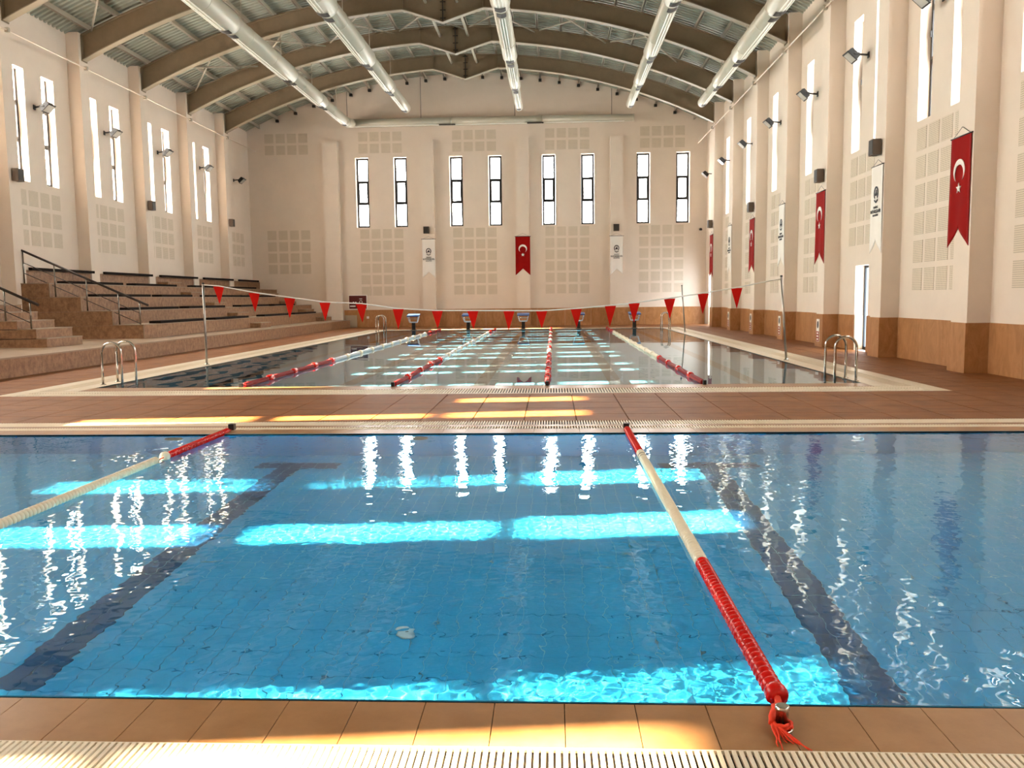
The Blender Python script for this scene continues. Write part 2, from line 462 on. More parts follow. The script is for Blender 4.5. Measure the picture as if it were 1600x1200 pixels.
def beam_meshes():
    n = 40; xs = [PXL+.0+(PXR-PXL)*i/n for i in range(n+1)]
    def bot(x):
        b = arc(x, SB); dx = abs(x-XC)
        if dx < 1.45: b -= .50*(1-dx/1.45)
        return b
    xs = sorted(set(xs) | {XC, XC-1.45, XC+1.45})
    web = MB(); fl = MB(); ft = MB()
    for a, b in zip(xs[:-1], xs[1:]):
        web.prism([(a, -.012, bot(a)), (b, -.012, bot(b)), (b, -.012, arct(b)), (a, -.012, arct(a))], (0, .024, 0))
        fl.prism([(a, -.13, bot(a)-.03), (b, -.13, bot(b)-.03), (b, -.13, bot(b)), (a, -.13, bot(a))], (0, .26, 0))
        ft.prism([(a, -.13, arct(a)), (b, -.13, arct(b)), (b, -.13, arct(b)+.03), (a, -.13, arct(a)+.03)], (0, .26, 0))
    st = MB().box(XC-.015, -.12, bot(XC)-.02, XC+.015, .12, arct(XC))
    for q in (.12, .4, .68, .95): st.box(XC-.10, -.03, bot(XC)+q, XC+.10, .03, bot(XC)+q+.03)
    pl = MB()
    for s in (-1, 1): pl.box(XC+s*1.43-.01, -.11, bot(XC+1.43), XC+s*1.43+.01, .11, arct(XC+1.43))
    ep = MB()
    for x in (PXL+.01, PXR-.01): ep.box(x-.012, -.16, SB-.05, x+.012, .16, ST)
    ms = []
    for nm, b, mt in (('web', web, 'steel'), ('bottom_flange', fl, 'flange'), ('top_flange', ft, 'steel'), ('splice_plate', st, 'ductdark'), ('stiffener', pl, 'steel'), ('end_plate', ep, 'steel')):
        me = b.mesh(nm); me.materials.append(M[mt]); ms.append((nm, me))
    return ms
bms = beam_meshes()
for k in range(-1, 7):
    e = ob('arched_beam', None, ceiling, (0, PY[k]+PW/2, 0))
    for nm, me in bms: ob(nm, me, e)
# purlins, one long member each
NP = 24
for i in range(NP):
    x = PXL + .25 + (PXR-PXL-.5)*(i+.0)/(NP-1); z = arct(x)+.03
    b = MB().box(x-.02, YF, z, x+.02, YB, z+.16).box(x-.045, YF, z-.0, x+.045, YB, z+.02)
    b.build('purlin', 'purlin', ceiling)
# flange stays at the beams and purlin seats at the gable
me_seat = MB().box(-.07, -.14, -.12, .07, 0, 0).mesh('purlin_seat'); me_seat.materials.append(M['ductdark'])
for i in range(1, NP-1):
    x = PXL + .25 + (PXR-PXL-.5)*i/(NP-1)
    ob('purlin_seat', me_seat, ceiling, (x, YB, arct(x)+.03))
# cross bracing
px = [PXL + .25 + (PXR-PXL-.5)*i/(NP-1) for i in range(NP)]
for k in (2, 4):
    ya, yb = PY[k]+PW/2+.1, PY[k+1]+PW/2-.1
    for i in range(0, NP-3, 3):
        a, b = px[i]+.1, px[i+3]-.1
        for p, q in (((a, ya), (b, yb)), ((b, ya), (a, yb))):
            dz = -.10 if p[0] == a else -.02
            MB().tube([(p[0], p[1], arct(p[0])+dz), (q[0], q[1], arct(q[0])+dz)], .03, 8).build('cross_brace', 'purlin', ceiling)
# two pipes along the ridge
for dx in (-.62, .50):
    MB().tube([(XC+dx, PY[0], arc(XC, SB)+.20), (XC+dx, PY[6]+PW/2, arc(XC, SB)+.20)], .055, 10).build('ridge_pipe', 'duct', ceiling)

# ------------------------------------------------------------------ floor, pools
NPX0, NPX1, NPY0, NPY1 = -8.0, 5.75, 2.885, 8.90    # near pool
FPX0, FPX1, FPY0, FPY1 = -7.58, 4.88, 13.82, 38.80  # far pool
fm = wall_mesh(XL-T, XR+T, YF-T, YB+T, [(NPX0-.01, NPX1+.01, NPY0-.01, NPY1+.01), (FPX0-.01, FPX1+.01, FPY0-.01, FPY1+.01)], lambda u, z, d: (u, z, -.02-d*.2))
floor = tag(fm.build('floor', 'grout'), 'brown tiled pool deck around both basins', 'floor', kind='structure')

def waves(X, Y, seed, lam0, lam1, n, slope):
    rs = np.random.RandomState(seed); Z = np.zeros_like(X)
    for i in range(n):
        l = lam0*(lam1/lam0)**rs.rand(); k = 2*PI/l; a = rs.rand()*2*PI
        Z += slope/k*math.sqrt(2.0/n)*np.cos(k*(X*math.cos(a)+Y*math.sin(a))+rs.rand()*2*PI)
    return Z
def water(name, x0, x1, y0, y1, z, nx, ny, m_, hfun):
    xs = np.linspace(x0, x1, nx); ys = np.linspace(y0, y1, ny); X, Y = np.meshgrid(xs, ys)
    Z = z + hfun(X, Y)
    co = np.stack([X, Y, Z], -1).reshape(-1, 3)
    me = bpy.data.meshes.new(name); me.vertices.add(len(co)); me.vertices.foreach_set('co', co.ravel())
    i = (np.arange(ny-1)[:, None]*nx + np.arange(nx-1)[None, :]).ravel()
    q = np.stack([i, i+1, i+nx+1, i+nx], -1)
    me.loops.add(q.size); me.loops.foreach_set('vertex_index', q.ravel()); me.polygons.add(len(q))
    me.polygons.foreach_set('loop_start', np.arange(0, q.size, 4)); me.polygons.foreach_set('loop_total', np.full(len(q), 4))
    me.polygons.foreach_set('use_smooth', np.ones(len(q), bool)); me.update(); me.validate()
    me.materials.append(M[m_]); o = ob(name, me); o.cycles.is_caustics_caster = True
    return o
def near_h(X, Y):
    env = .55+.45*np.sin(X*.9+1.0+.5*np.sin(Y*1.1))*np.sin(Y*.8+.6*X)
    env = np.clip(env, .25, 1)
    near = np.clip((5.6-Y)/1.6, 0, 1)
    rough = .48+.70*near+.80/(1+np.exp(-(X-1.2)*2.2)) + .45/(1+np.exp((X+1.6+.25*(Y-5))*2.5))*np.clip((6.5-Y)/2, 0, 1) + .35*np.exp(-((Y-7.6)/1.0)**2)
    return waves(X, Y, 3, .042, .10, 70, .032)*env*rough + waves(X, Y, 4, .15, .5, 24, .006)*(.6+.6*rough) + waves(X, Y, 5, .6, 1.6, 14, .004)
nw = water('water', NPX0, NPX1, NPY0, NPY1, -.014, 1150, 500, 'water', near_h)
tag(nw, 'rippled clear blue water of the nearer pool', 'water', kind='structure')
fwt = water('water', FPX0, FPX1, FPY0, FPY1, -.010, 160, 320, 'water2', lambda X, Y: waves(X, Y, 9, .5, 1.6, 24, .0015))
tag(fwt, 'calm mirror-like water of the lane pool', 'water', kind='structure')

def basin(name, x0, x1, y0, y1, d, tile, label):
    b = MB()
    b.add([(x0,y0,-d-.006),(x1,y0,-d-.006),(x1,y1,-d-.006),(x0,y1,-d-.006)], [(0,1,2,3)])
    r = tag(b.build(name, 'poolgrout' if name == 'near_pool_basin' else tile), label, 'pool basin', kind='structure')
    w = MB()
    for p, q in (((x0,y0),(x1,y0)),((x1,y0),(x1,y1)),((x1,y1),(x0,y1)),((x0,y1),(x0,y0))):
        w.add([(*p,-d-.006),(*q,-d-.006),(*q,0),(*p,0)], [(0,1,2,3)])
    wo = w.build('basin_wall', tile, r)
    for o in (r, wo): o.cycles.is_caustics_receiver = True
    return r
ND, FD = 1.15, 1.55
nbasin = basin('near_pool_basin', NPX0, NPX1, NPY0, NPY1, ND, 'pooltile', 'blue tiled basin of the nearer pool')
fbasin = basin('lane_pool_basin', FPX0, FPX1, FPY0, FPY1, FD, 'pooltile2', 'pale tiled basin of the lane pool')
# near pool floor tiles: nearest 300 singly, the rest joined
tw, tl, gp = .122, .245, .004
def tmesh(nm, mt):
    b = MB(); x, y = tw-gp, tl-gp
    b.add([(0,0,0),(x,0,0),(x,y,0),(0,y,0),(0,0,-.006),(x,0,-.006),(x,y,-.006),(0,y,-.006)], [(0,1,2,3),(0,4,5,1),(1,5,6,2),(2,6,7,3),(3,7,4,0)])
    me = b.mesh(nm); me.materials.append(M[mt]); return me
tme = {False: tmesh('floor_tile', 'pooltile'), True: tmesh('floor_tile', 'laneline')}
cols = int((NPX1-NPX0)/tw); rows = int((NPY1-NPY0)/tl)
def is_line(x): return any(abs(x-c) < .14 for c in (-6.7, -2.6, 1.5, 5.6)) 
cand = []
for r in range(rows):
    for c in range(cols):
        x = NPX0+c*tw+gp/2; y = NPY0+.02+r*tl
        lnx = is_line(x+tw/2) and .8 < y-NPY0 < (NPY1-NPY0-.5)
        lnx = lnx or (any(abs(x+tw/2-c_) < .45 for c_ in (-6.7, -2.6, 1.5, 5.6)) and NPY1-NPY0-.75 < y-NPY0 < NPY1-NPY0-.5)
        ax = abs((x+.06)/(y+.12)*1345-20)
        cand.append((y+2*max(0, abs(x)-.56*(y+.2)) + (50 if y < 3.6 else 0), x, y, lnx))
cand.sort()
rest = {False: MB(), True: MB()}
for i, (s_, x, y, ln) in enumerate(cand):
    if i < 300:
        o = ob('floor_tile', tme[ln], nbasin, (x, y, -ND)); o.cycles.is_caustics_receiver = True
    else:
        X, Y = x+tw-gp, y+tl-gp
        rest[ln].add([(x,y,-ND),(X,y,-ND),(X,Y,-ND),(x,Y,-ND)], [(0,1,2,3)])
ylast = NPY0+.02+rows*tl
for c in range(cols):        # cut tiles along the far wall
    x = NPX0+c*tw+gp/2
    rest[False].add([(x, ylast, -ND), (x+tw-gp, ylast, -ND), (x+tw-gp, NPY1, -ND), (x, NPY1, -ND)], [(0,1,2,3)])
for ln, nm, mt in ((False, 'floor_tiles', 'pooltile'), (True, 'lane_line_tiles', 'laneline')):
    o = rest[ln].build(nm, mt, nbasin); o['kind'] = 'stuff'; o.cycles.is_caustics_receiver = True
# lane lines of the far pool
for i in range(5):
    x = -6.35+2.5*i
    b = MB().box(x-.13, FPY0+1.6, -FD-.005, x+.13, FPY1-1.6, -FD+.002)
    for yy in (FPY0+1.6, FPY1-1.86): b.box(x-.5, yy, -FD-.005, x+.5, yy+.26, -FD+.0025)
    o = b.build('lane_line', 'laneline2', fbasin); o.cycles.is_caustics_receiver = True

# ------------------------------------------------------------------ deck tiles, coping, gratings
# brown tiles between the pools, each a part of the floor
tp = .605; tj = .012
tmx = MB().box(tj/2, tj/2, -.02, tp-tj/2, .6225-tj/2, 0).mesh('deck_tile'); tmx.materials.append(M['decktile'])
DY0, DY1 = 9.79, 12.65
nrow = 5; rp = (DY1-DY0)/nrow
tmx = MB().box(tj/2, tj/2, -.02, tp-tj/2, rp-tj/2, 0).mesh('deck_tile'); tmx.materials.append(M['decktile'])
c0 = int(math.floor((-10.35-.26)/tp))
for c in range(c0, 12):
    x = .26+c*tp
    if x < -10.4 or x+tp > XR+.02: continue
    for r in range(nrow): ob('deck_tile', tmx, floor, (x, DY0+r*rp, 0))
# remaining deck tiles joined
b = MB()
def field(x0, y0, x1, y1, st=.605):
    nx_, ny_ = max(1, round((x1-x0)/st)), max(1, round((y1-y0)/st)); a, c = (x1-x0)/nx_, (y1-y0)/ny_
    for i in range(nx_):
        for j in range(ny_): b.box(x0+i*a+tj/2, y0+j*c+tj/2, -.02, x0+(i+1)*a-tj/2, y0+(j+1)*c-tj/2, 0)
field(5.74, 12.65, 7.60, 43.57); field(-10.36, 12.65, -8.53, 43.57); field(-8.53, 39.75, 5.74, 43.57)
field(-15.2, 9.79, -10.35, 12.65) if False else None
field(NPX1+.9, YF, 7.60, 9.79); field(-10.35, YF, NPX0-.9, 9.79); field(NPX0-.9, YF, NPX1+.9, 2.0)
o = b.build('deck_tiles', 'decktile', floor); o['kind'] = 'stuff'

# coping tiles
cw = .242
cm = MB().box(.0015, .003, -.02, cw-.0015, .2945, 0).mesh('coping_tile'); cm.materials.append(M['coping'])
for i in range(-36, 26):
    x = .03+i*cw
    if x < NPX0-.05 or x > NPX1-.1: continue
    ob('coping_tile', cm, floor, (x, 2.575, 0)); ob('coping_tile', cm, floor, (x, 8.90, 0))
# wet dark lip along the near edge
MB().box(NPX0, 2.8705, -.03, NPX1, 2.893, -.003).build('pool_edge_strip', 'edge', floor)
MB().box(NPX0, 8.895, -.03, NPX1, 8.899, -.002).build('pool_edge_strip', 'edge', floor)
# far pool frame: coping, gutter, pale outer line
fr = MB(); fr2 = MB(); ch = MB()
MB().box(FPX0-.02, 13.34, -.02, FPX1+.02, FPY0, 0).build('coping_band', 'coping', floor)
MB().box(FPX0-.02, FPY1, -.02, FPX1+.02, FPY1+.40, 0).build('coping_band', 'pale', floor)
MB().box(FPX0-.34, 13.34, -.02, FPX0, FPY1+.40, 0).build('coping_band', 'pale', floor)
MB().box(FPX1, 13.34, -.02, FPX1+.34, FPY1+.40, 0).build('coping_band', 'pale', floor)
for x0, x1 in ((FPX0-.95, FPX0-.66), (FPX1+.60, FPX1+.88)):
    MB().box(x0, 12.65, -.02, x1, FPY1+.95, 0).build('border_band', 'pale', floor)
MB().box(FPX0-.66, 12.62, -.02, FPX1+.60, 12.72, 0).build('border_band', 'pale', floor)
MB().box(FPX0-.66, FPY1+.7, -.02, FPX1+.60, FPY1+.95, 0).build('border_band', 'pale', floor)
for x0, x1 in ((NPX0-.9, NPX0), (NPX1, NPX1+.9)):
    MB().box(x0, 2.0, -.02, x1, 9.79, 0).build('coping_band', 'pale', floor)
# gutter channels (dark) under the gratings
for x0, y0, x1, y1 in ((NPX0, 2.05, NPX1, 2.575), (NPX0, 9.195, NPX1, 9.79), (FPX0-.66, 12.72, FPX1+.60, 13.34)):
    MB().box(x0, y0, -.021, x1, y1, -.014).build('gutter_channel', 'channel', floor)
MB().box(NPX0, 9.37, -.02, NPX1, 9.49, 0).build('coping_band', 'coping', floor)
for x0, x1 in ((FPX0-.66, FPX0-.34), (FPX1+.34, FPX1+.60)):
    MB().box(x0, 13.34, -.021, x1, FPY1+.7, -.014).build('gutter_channel', 'channel', floor)
# near grating: every bar a part
gb = MB().box(0, 0, -.013, .0135, .27, .001).mesh('grate_bar'); gb.materials.append(M['grate'])
gp_ = .0226
ngr = root('overflow_grating', (0, 2.30, 0), 'cream overflow grating along the near pool edge in front', 'grating')
for i in range(-120, 100): ob('grate_bar', gb, ngr, (i*gp_, 0, 0))
o = MB()
for i in list(range(-340, -120))+list(range(100, 240)): o.box(i*gp_, 0, -.013, i*gp_+.0135, .27, .001)
o = o.build('grate_bars', 'grate', ngr); o['kind'] = 'stuff'
MB().box(-7.7, -.012, -.015, 5.5, 0, .001).build('grate_rim', 'grate', ngr); MB().box(-7.7, .27, -.015, 5.5, .275, .001).build('grate_rim', 'grate', ngr)
def grating(name, label, strips, along):
    r = root(name, (0, 0, 0), label, 'grating')
    for x0, y0, x1, y1 in strips:
        g = MB(); t = x0 if along == 'x' else y0; e = x1 if along == 'x' else y1; pt = .03 if along == 'x' and y0 < 12 else .042
        while t < e:
            if along == 'x': g.box(t, y0, -.013, t+pt*.5, y1, .001)
            else: g.box(x0, t, -.013, x1, t+pt*.5, .001)
            t += pt
        q = g.build('grate_bars', 'grate', r); q['kind'] = 'stuff'
    return r
grating('overflow_grating', 'double cream grating along the far edge of the rippled pool', [(NPX0, 9.20, NPX1, 9.365), (NPX0, 9.495, NPX1, 9.785)], 'x')
grating('overflow_grating', 'cream grating across the nearer end of the lane pool', [(FPX0-.64, 12.74, FPX1+.58, 13.02), (FPX0-.64, 13.06, FPX1+.58, 13.32)], 'x')
grating('overflow_grating', 'cream grating along the bleacher side of the lane pool', [(FPX0-.65, 13.36, FPX0-.35, FPY1+.68)], 'y')
grating('overflow_grating', 'cream grating along the flag wall side of the lane pool', [(FPX1+.35, 13.36, FPX1+.59, FPY1+.68)], 'y')

# ------------------------------------------------------------------ bleachers
rows_x = [-11.45, -12.32, -13.20, -14.08, -14.95]; tops = [.785, 1.18, 1.58, 1.97, 2.36]; BY0 = 23.62; PZ = .39
bl = root('bleachers', (-10.35, BY0, 0), 'tan stone stepped bleachers with dark seat boards along the side wall', 'bleachers')
def bpart(mb, name, mt):
    mb.v = [(v[0]+10.35, v[1]-BY0, v[2]) for v in mb.v]; return mb.build(name, mt, bl)
seg = [3.0, 7, 10.3, 13.6, 16.9, 20.2, 23.5, 26.8, 30.1, 33.4, 36.7, 40, 43.58]
bpart(MB().box(XL+.002, 3.0, -.02, -10.36, YB-.002, PZ-.03), 'platform_core', 'bleacher')
for a, c in zip(seg[:-1], seg[1:]):
    bpart(MB().box(-10.36, a+.003, -.02, -10.33, c-.003, PZ-.03), 'facing_slab', 'bleacher')
    bpart(MB().box(-11.45, a+.003, PZ-.03, -10.31, c-.003, PZ), 'platform_slab', 'bleachertop')
bpart(MB().box(XL+.002, 3.0, PZ-.03, -11.45, BY0+1, PZ), 'platform_slab', 'bleachertop')
z = PZ
for i in range(5):
    bpart(MB().box(XL+.002, BY0, z-.02, rows_x[i], YB-.002, tops[i]-.025), 'row_step', 'bleacher')
    x1 = rows_x[i+1] if i < 4 else XL+.002
    bpart(MB().box(x1, BY0-.015, tops[i]-.025, rows_x[i]+.015, YB-.002, tops[i]), 'row_top', 'bleachertop')
    bpart(MB().box(rows_x[i]-.012, BY0-.014, z, rows_x[i]+.012, BY0+.002, tops[i]-.025), 'edge_trim', 'bleachertop')
    z = tops[i]
boards = {0: [(24.64, 27.95), (28.75, 31.95), (33.75, 36.85), (37.75, 41.2)], 1: [(24.6, 27.9), (28.7, 31.92), (33.58, 36.9), (37.7, 40.7)], 2: [(24.57, 27.81), (28.6, 31.1), (32.56, 35.96), (36.8, 40.6)],
          3: [(24.55, 27.77), (28.64, 31.82), (33.5, 36.8), (37.6, 40.5)], 4: [(24.1, 27.5), (28.2, 31.6), (32.3, 35.7), (36.4, 39.75), (40.55, 43.2)]}
for i, l in boards.items():
    for a, c in l: bpart(MB().box(rows_x[i]-.32 if i < 4 else rows_x[i]-.02, a, tops[i]+.002, rows_x[i]+.02, c, tops[i]+.075) if i < 4 else MB().box(rows_x[i]-.0, a, tops[i]-.01, rows_x[i]+.10, c, tops[i]+.07), 'seat_board', 'plank')
zz = [PZ]+tops
for i in range(5):
    for ya, yb in ((32.15, 33.3), (41.2, 42.6)):
        if i == 4 and ya > 40: continue
        xf = rows_x[i]
        bpart(MB().box(xf-.001, ya, zz[i], xf+.40, yb, zz[i]+.17), 'aisle_step', 'bleacher')
        bpart(MB().box(xf-.001, ya-.01, zz[i]+.17, xf+.42, yb+.01, zz[i]+.195), 'aisle_tread', 'bleachertop')
# entrance stair in front of the bleachers
stx = root('entrance_stair', (-11.65, 19.3, PZ), 'short tan stone stair rising to the side wall before the bleachers', 'stairs')
for i, (x, zt) in enumerate(((0, .21), (-.24, .43), (-.68, .62), (-1.1, .82), (-1.5, 1.0))):
    MB().box(-3.64, .0, 0 if i == 0 else (.21, .43, .62, .82)[i-1], x, 1.5, zt-.02).build('step', 'bleacher', stx)
    MB().box((-.24, -.68, -1.1, -1.5, -3.64)[i], -.015, zt-.02, x+.015, 1.5, zt).build('tread', 'bleachertop', stx)
# handrails
def handrail(loc, label, top, posts, drops):
    r = root('handrail', loc, label, 'handrail'); a, c = Vector(top[0]), Vector(top[1])
    MB().tube([a, c], .032, 10).build('top_rail', 'darkrail', r)
    for x, z0 in posts:
        t = (x-a.x)/(c.x-a.x); zt = a.z+(c.z-a.z)*t
        MB().cyl((x, 0, z0), (x, 0, zt), .02, 10).build('post', 'rail', r)
    for d in drops:
        MB().tube([a-Vector((0, 0, d)), (posts[-1][0], 0, a.z+(c.z-a.z)*(posts[-1][0]-a.x)/(c.x-a.x)-d)], .010, 6).build('mid_rail', 'darkrail', r)
handrail((0, BY0+.14, 0), 'steel handrail with five posts up the end of the bleachers', ((-15.1, 0, 2.98), (-11.35, 0, 1.315)), [(-14.88, 1.97), (-14.0, 1.58), (-13.1, 1.18), (-12.2, .785), (-11.6, .785)], (.33, .62))
handrail((0, 19.36, 0), 'short steel handrail on the entrance stair by the bleachers', ((-13.6, 0, 2.17), (-11.83, 0, 1.366)), [(-12.63, 1.01), (-12.03, .82)], (.28, .5))

# ------------------------------------------------------------------ lane ropes of the near pool
disc_prof = [(.012, -.0217), (.024, -.019), (.033, -.012), (.0375, -.002), (.036, .008), (.030, .0155), (.022, .0195), (.012, .0217)]
dm = {}
for nm, mt in (('red', 'redfloat'), ('white', 'whitefloat')):
    me = MB().lathe(disc_prof, 16, axis='Y').mesh('float_disc'); me.materials.append(M[mt]); dm[nm] = me
def near_rope(x, label, plan, ybeg, yend):
    r = root('lane_rope', (x, ybeg, .004), label, 'lane rope', 'lane ropes of the rippled pool')
    MB().tube([(0, 0, 0), (0, yend-ybeg, 0)], .006, 8).build('cable', 'cord', r)
    for a, c, kind in plan:
        n_ = int((c-a)/.0435)
        for i in range(n_): ob('float_disc', dm[kind], r, (0, a-ybeg+.022+i*.0435, 0))
    return r
rr = near_rope(.775, 'red and cream lane rope tied to the steel peg in front', [(2.95, 4.48, 'red'), (4.48, 7.72, 'white'), (7.74, 9.12, 'red')], 2.90, 9.22)
MB().lathe([(.01, -.03), (.034, -.028), (.041, -.01), (.041, .012), (.034, .03), (.012, .034)], 18, (0, .045, .004), 'Y').build('end_float', 'redfloat', rr)
for yy in (7.52, 7.42): MB().lathe([(.03, -.006), (.0385, -.005), (.0385, .005), (.03, .006)], 16, (0, yy-2.9, 0), 'Y').build('ring', 'black', rr)
MB().box(-.03, 6.27, -.02, .03, 6.34, .05).build('anchor', 'frame', rr)
rl = near_rope(-3.53, 'red and cream lane rope further from the flags, with a gap', [(2.95, 7.42, 'white'), (7.60, 9.12, 'red')], 2.90, 9.22)
for dx in (0,): MB().lathe([(.012, -.03), (.04, -.028), (.046, -.01), (.046, .012), (.04, .028), (.012, .03)], 18, (0, 4.655, .004), 'Y').build('end_float', 'whitefloat', rl)
MB().box(-.03, 6.27, -.02, .03, 6.34, .06).build('anchor', 'frame', rl)
# peg with the knotted cord
pg = root('anchor_peg', (.735, 2.715, 0), 'short polished steel anchor peg on the tan coping', 'peg')
MB().lathe([(.0205, 0), (.0205, .064), (.0230, .066), (.0230, .078), (.019, .080)], 24).build('stub', 'chrome', pg)
MB().lathe([(.036, 0), (.036, .004), (.030, .006), (.022, .006)], 24).build('flange', 'chrome', pg)
kc = root('cord_knot', (.735, 2.715, 0), 'frayed orange cord knotted around the steel peg', 'cord')
pts = []
for i in range(70):
    t = i/69; a = 2*PI*1.6*t + PI*.5; rd = .029+.003*math.sin(7*a)
    pts.append((rd*math.cos(a), rd*math.sin(a), .010+.014*t))
MB().tube(pts, .0065, 8).build('coil', 'cord', kc)
MB().tube([(.04, .22, .006), (.030, .16, .012), (.008, .10, .020), (-.012, .06, .026), (-.026, .030, .028), (-.034, -.005, .022)], [.010, .013, .015, .013, .011, .009], 10).build('lead', 'cord', kc)
MB().tube([(.030, .17, .016), (.022, .12, .024), (-.006, .09, .034), (-.010, .05, .036), (-.028, .028, .034), (-.036, .0, .016)], .008, 8).build('twist', 'cord', kc)
for i in range(11):
    a = -PI*.5 + random.uniform(-.10, .95); L = random.uniform(.07, .15); p = [(-.030+random.uniform(-.006, .006), -.012, .020)]
    for s_ in range(1, 6):
        t = s_/5; p.append((p[0][0]+L*t*math.cos(a)+random.uniform(-.004, .004), -.015+L*t*math.sin(a), .022*(1-t)**1.5+.003))
    MB().tube(p, [.0042, .0038, .0032, .0026, .002, .0014], 6).build('strand', 'cord', kc)

# ------------------------------------------------------------------ lane ropes of the far pool
def far_rope(x, i, label):
    r = root('lane_rope', (x, FPY0, .02), label, 'lane rope', 'lane ropes of the lane pool')
    MB().tube([(0, -.06, .0), (0, FPY1-FPY0, 0)], .008, 6).build('cable', 'frame', r)
    y = .10; j = 0; L = FPY1-FPY0
    while y < L-.35:
        redz = y < 4.75 or y > L-4.9
        if i == 2 and not redz: redz = (j % 2 == 0)
        ln = 1.18
        tb = MB(); pr = []; q = 0
        while q < ln-.05:
            pr += [(.036, q), (.044, q+.012), (.044, q+.046), (.036, q+.058)]; q += .06
        tb.lathe(pr, 10, (0, y, 0), 'Y', smooth=False)
        tb.build('float_section', 'darkred' if redz else ('whitefloat' if i == 3 else 'greyfloat'), r)
        MB().lathe([(.02, 0), (.058, .01), (.062, .05), (.062, .18), (.058, .22), (.02, .23)], 12, (0, y+ln, 0), 'Y').build('float_collar', 'redfloat' if redz else 'whitefloat', r)
        y += 1.46; j += 1
    MB().box(-.025, -.09, -.02, .025, -.02, .05).build('anchor', 'frame', r)
    return r
for i, (x, lb) in enumerate(((-5.10, 'lane rope of the lane pool closest to the bleachers'), (-2.60, 'red and grey lane rope second from the bleachers'), (-.10, 'lane rope with alternating red and pale floats mid-pool'), (2.40, 'red and cream lane rope of the lane pool closest to the flag wall'))):
    far_rope(x, i, lb)

# ------------------------------------------------------------------ flag line over the far pool
for nm, x, y, lean, lb in (('flag_pole', -7.72, 18.8, .0, 'thin steel pole holding the pennant line on the bleacher side'), ('flag_pole', 5.02, 18.8, -.14, 'leaning steel pole holding the pennant line beside the flag wall'), ('flag_pole', 5.12, 33.8, -.14, 'thin steel pole standing alone near the far ladder')):
    r = root(nm, (x, y, 0), lb, 'pole', 'poles beside the lane pool')
    MB().cyl((0, 0, 0), (lean, 0, 1.80), .024, 12).build('shaft', 'pole', r)
    MB().lathe([(.06, 0), (.06, .012), (.034, .02), (.03, .05)], 16).build('base', 'chrome', r)
    MB().lathe([(.026, 0), (.03, .012), (.02, .03)], 12, (lean, 0, 1.79)).build('cap', 'frame', r)
fl = root('pennant_line', (-1.4, 18.8, 1.1), 'sagging cord of red triangular pennants across the lane pool', 'pennants')
pp = [(-7.71, 1.76), (-7.37, 1.73), (-6.58, 1.58), (-5.79, 1.46), (-5.01, 1.35), (-4.20, 1.31), (-3.39, 1.19), (-2.53, 1.14), (-1.75, 1.13), (-.96, 1.12), (-.25, 1.11), (.50, 1.15), (1.24, 1.21), (1.75, 1.26), (2.51, 1.35), (3.23, 1.45), (3.94, 1.56), (4.88, 1.74)]
cp = [(x+1.4, 0, z-1.1) for x, z in pp]
sm = []
for i in range(len(cp)-1):
    for s_ in range(4):
        t = s_/4; x = cp[i][0]+(cp[i+1][0]-cp[i][0])*t; z = cp[i][2]+(cp[i+1][2]-cp[i][2])*t; sm.append((x, 0, z+.012))
sm.append(cp[-1])
MB().tube(sm, .013, 8).build('cord', 'whitecord', fl)
for i, (x, z) in enumerate(pp[1:-1]):
    b = MB(); wd, ht = .118, .40+random.uniform(-.03, .04); tw_ = random.uniform(-.25, .25); rows_ = 7
    vs = []; fs = []
    for side in (-.003, .003):
        for j in range(rows_+1):
            t = j/rows_; hw = wd*(1-t)+.004; sw = .02*math.sin(3*t+i)
            for s_ in (-1, 0, 1): vs.append((x+1.4+s_*hw+.012*t*math.sin(i*2.1), side+sw*t+s_*hw*tw_*.5, z-1.1-ht*t))
    n3 = 3*(rows_+1)
    for j in range(rows_):
        for s_ in range(2):
            a = j*3+s_; fs += [(a, a+1, a+4, a+3), (n3+a+3, n3+a+4, n3+a+1, n3+a)]
    b.add(vs, fs, True); b.build('pennant', 'pennant', fl)

# ------------------------------------------------------------------ pool ladders
def ladder(x, y, side, label):
    """side=+1: water lies towards +x"""
    r = root('pool_ladder', (x, y, 0), label, 'ladder', 'stainless pool ladders')
    for yy in (-.25, .25):
        pts = [(-side*.17, yy, 0), (-side*.17, yy, .55)]
        for a in range(0, 181, 15):
            t = math.radians(a); pts.append((-side*.17*math.cos(t), yy, .55+.17*math.sin(t)))
        pts += [(side*.17, yy, .5), (side*.17, yy, -1.0)]
        MB().tube(pts, .021, 12).build('rail', 'chrome', r)
        MB().lathe([(.05, 0), (.05, .01), (.03, .018)], 16, (-side*.17, yy, 0)).build('flange', 'chrome', r)
    for zt in (-.18, -.48, -.78):
        MB().box(side*.17-.04, -.25, zt, side*.17+.04, .25, zt+.025).build('rung', 'chrome', r)
ladder(-7.56, 14.62, 1, 'stainless pool ladder near the bleacher corner of the lane pool')
ladder(4.72, 14.38, -1, 'stainless pool ladder by the doorway side, nearer end of lane pool')
ladder(-7.50, 37.3, 1, 'small distant pool ladder on the bleacher side of the lane pool')
ladder(4.78, 37.0, -1, 'small distant pool ladder by the lone thin pole')

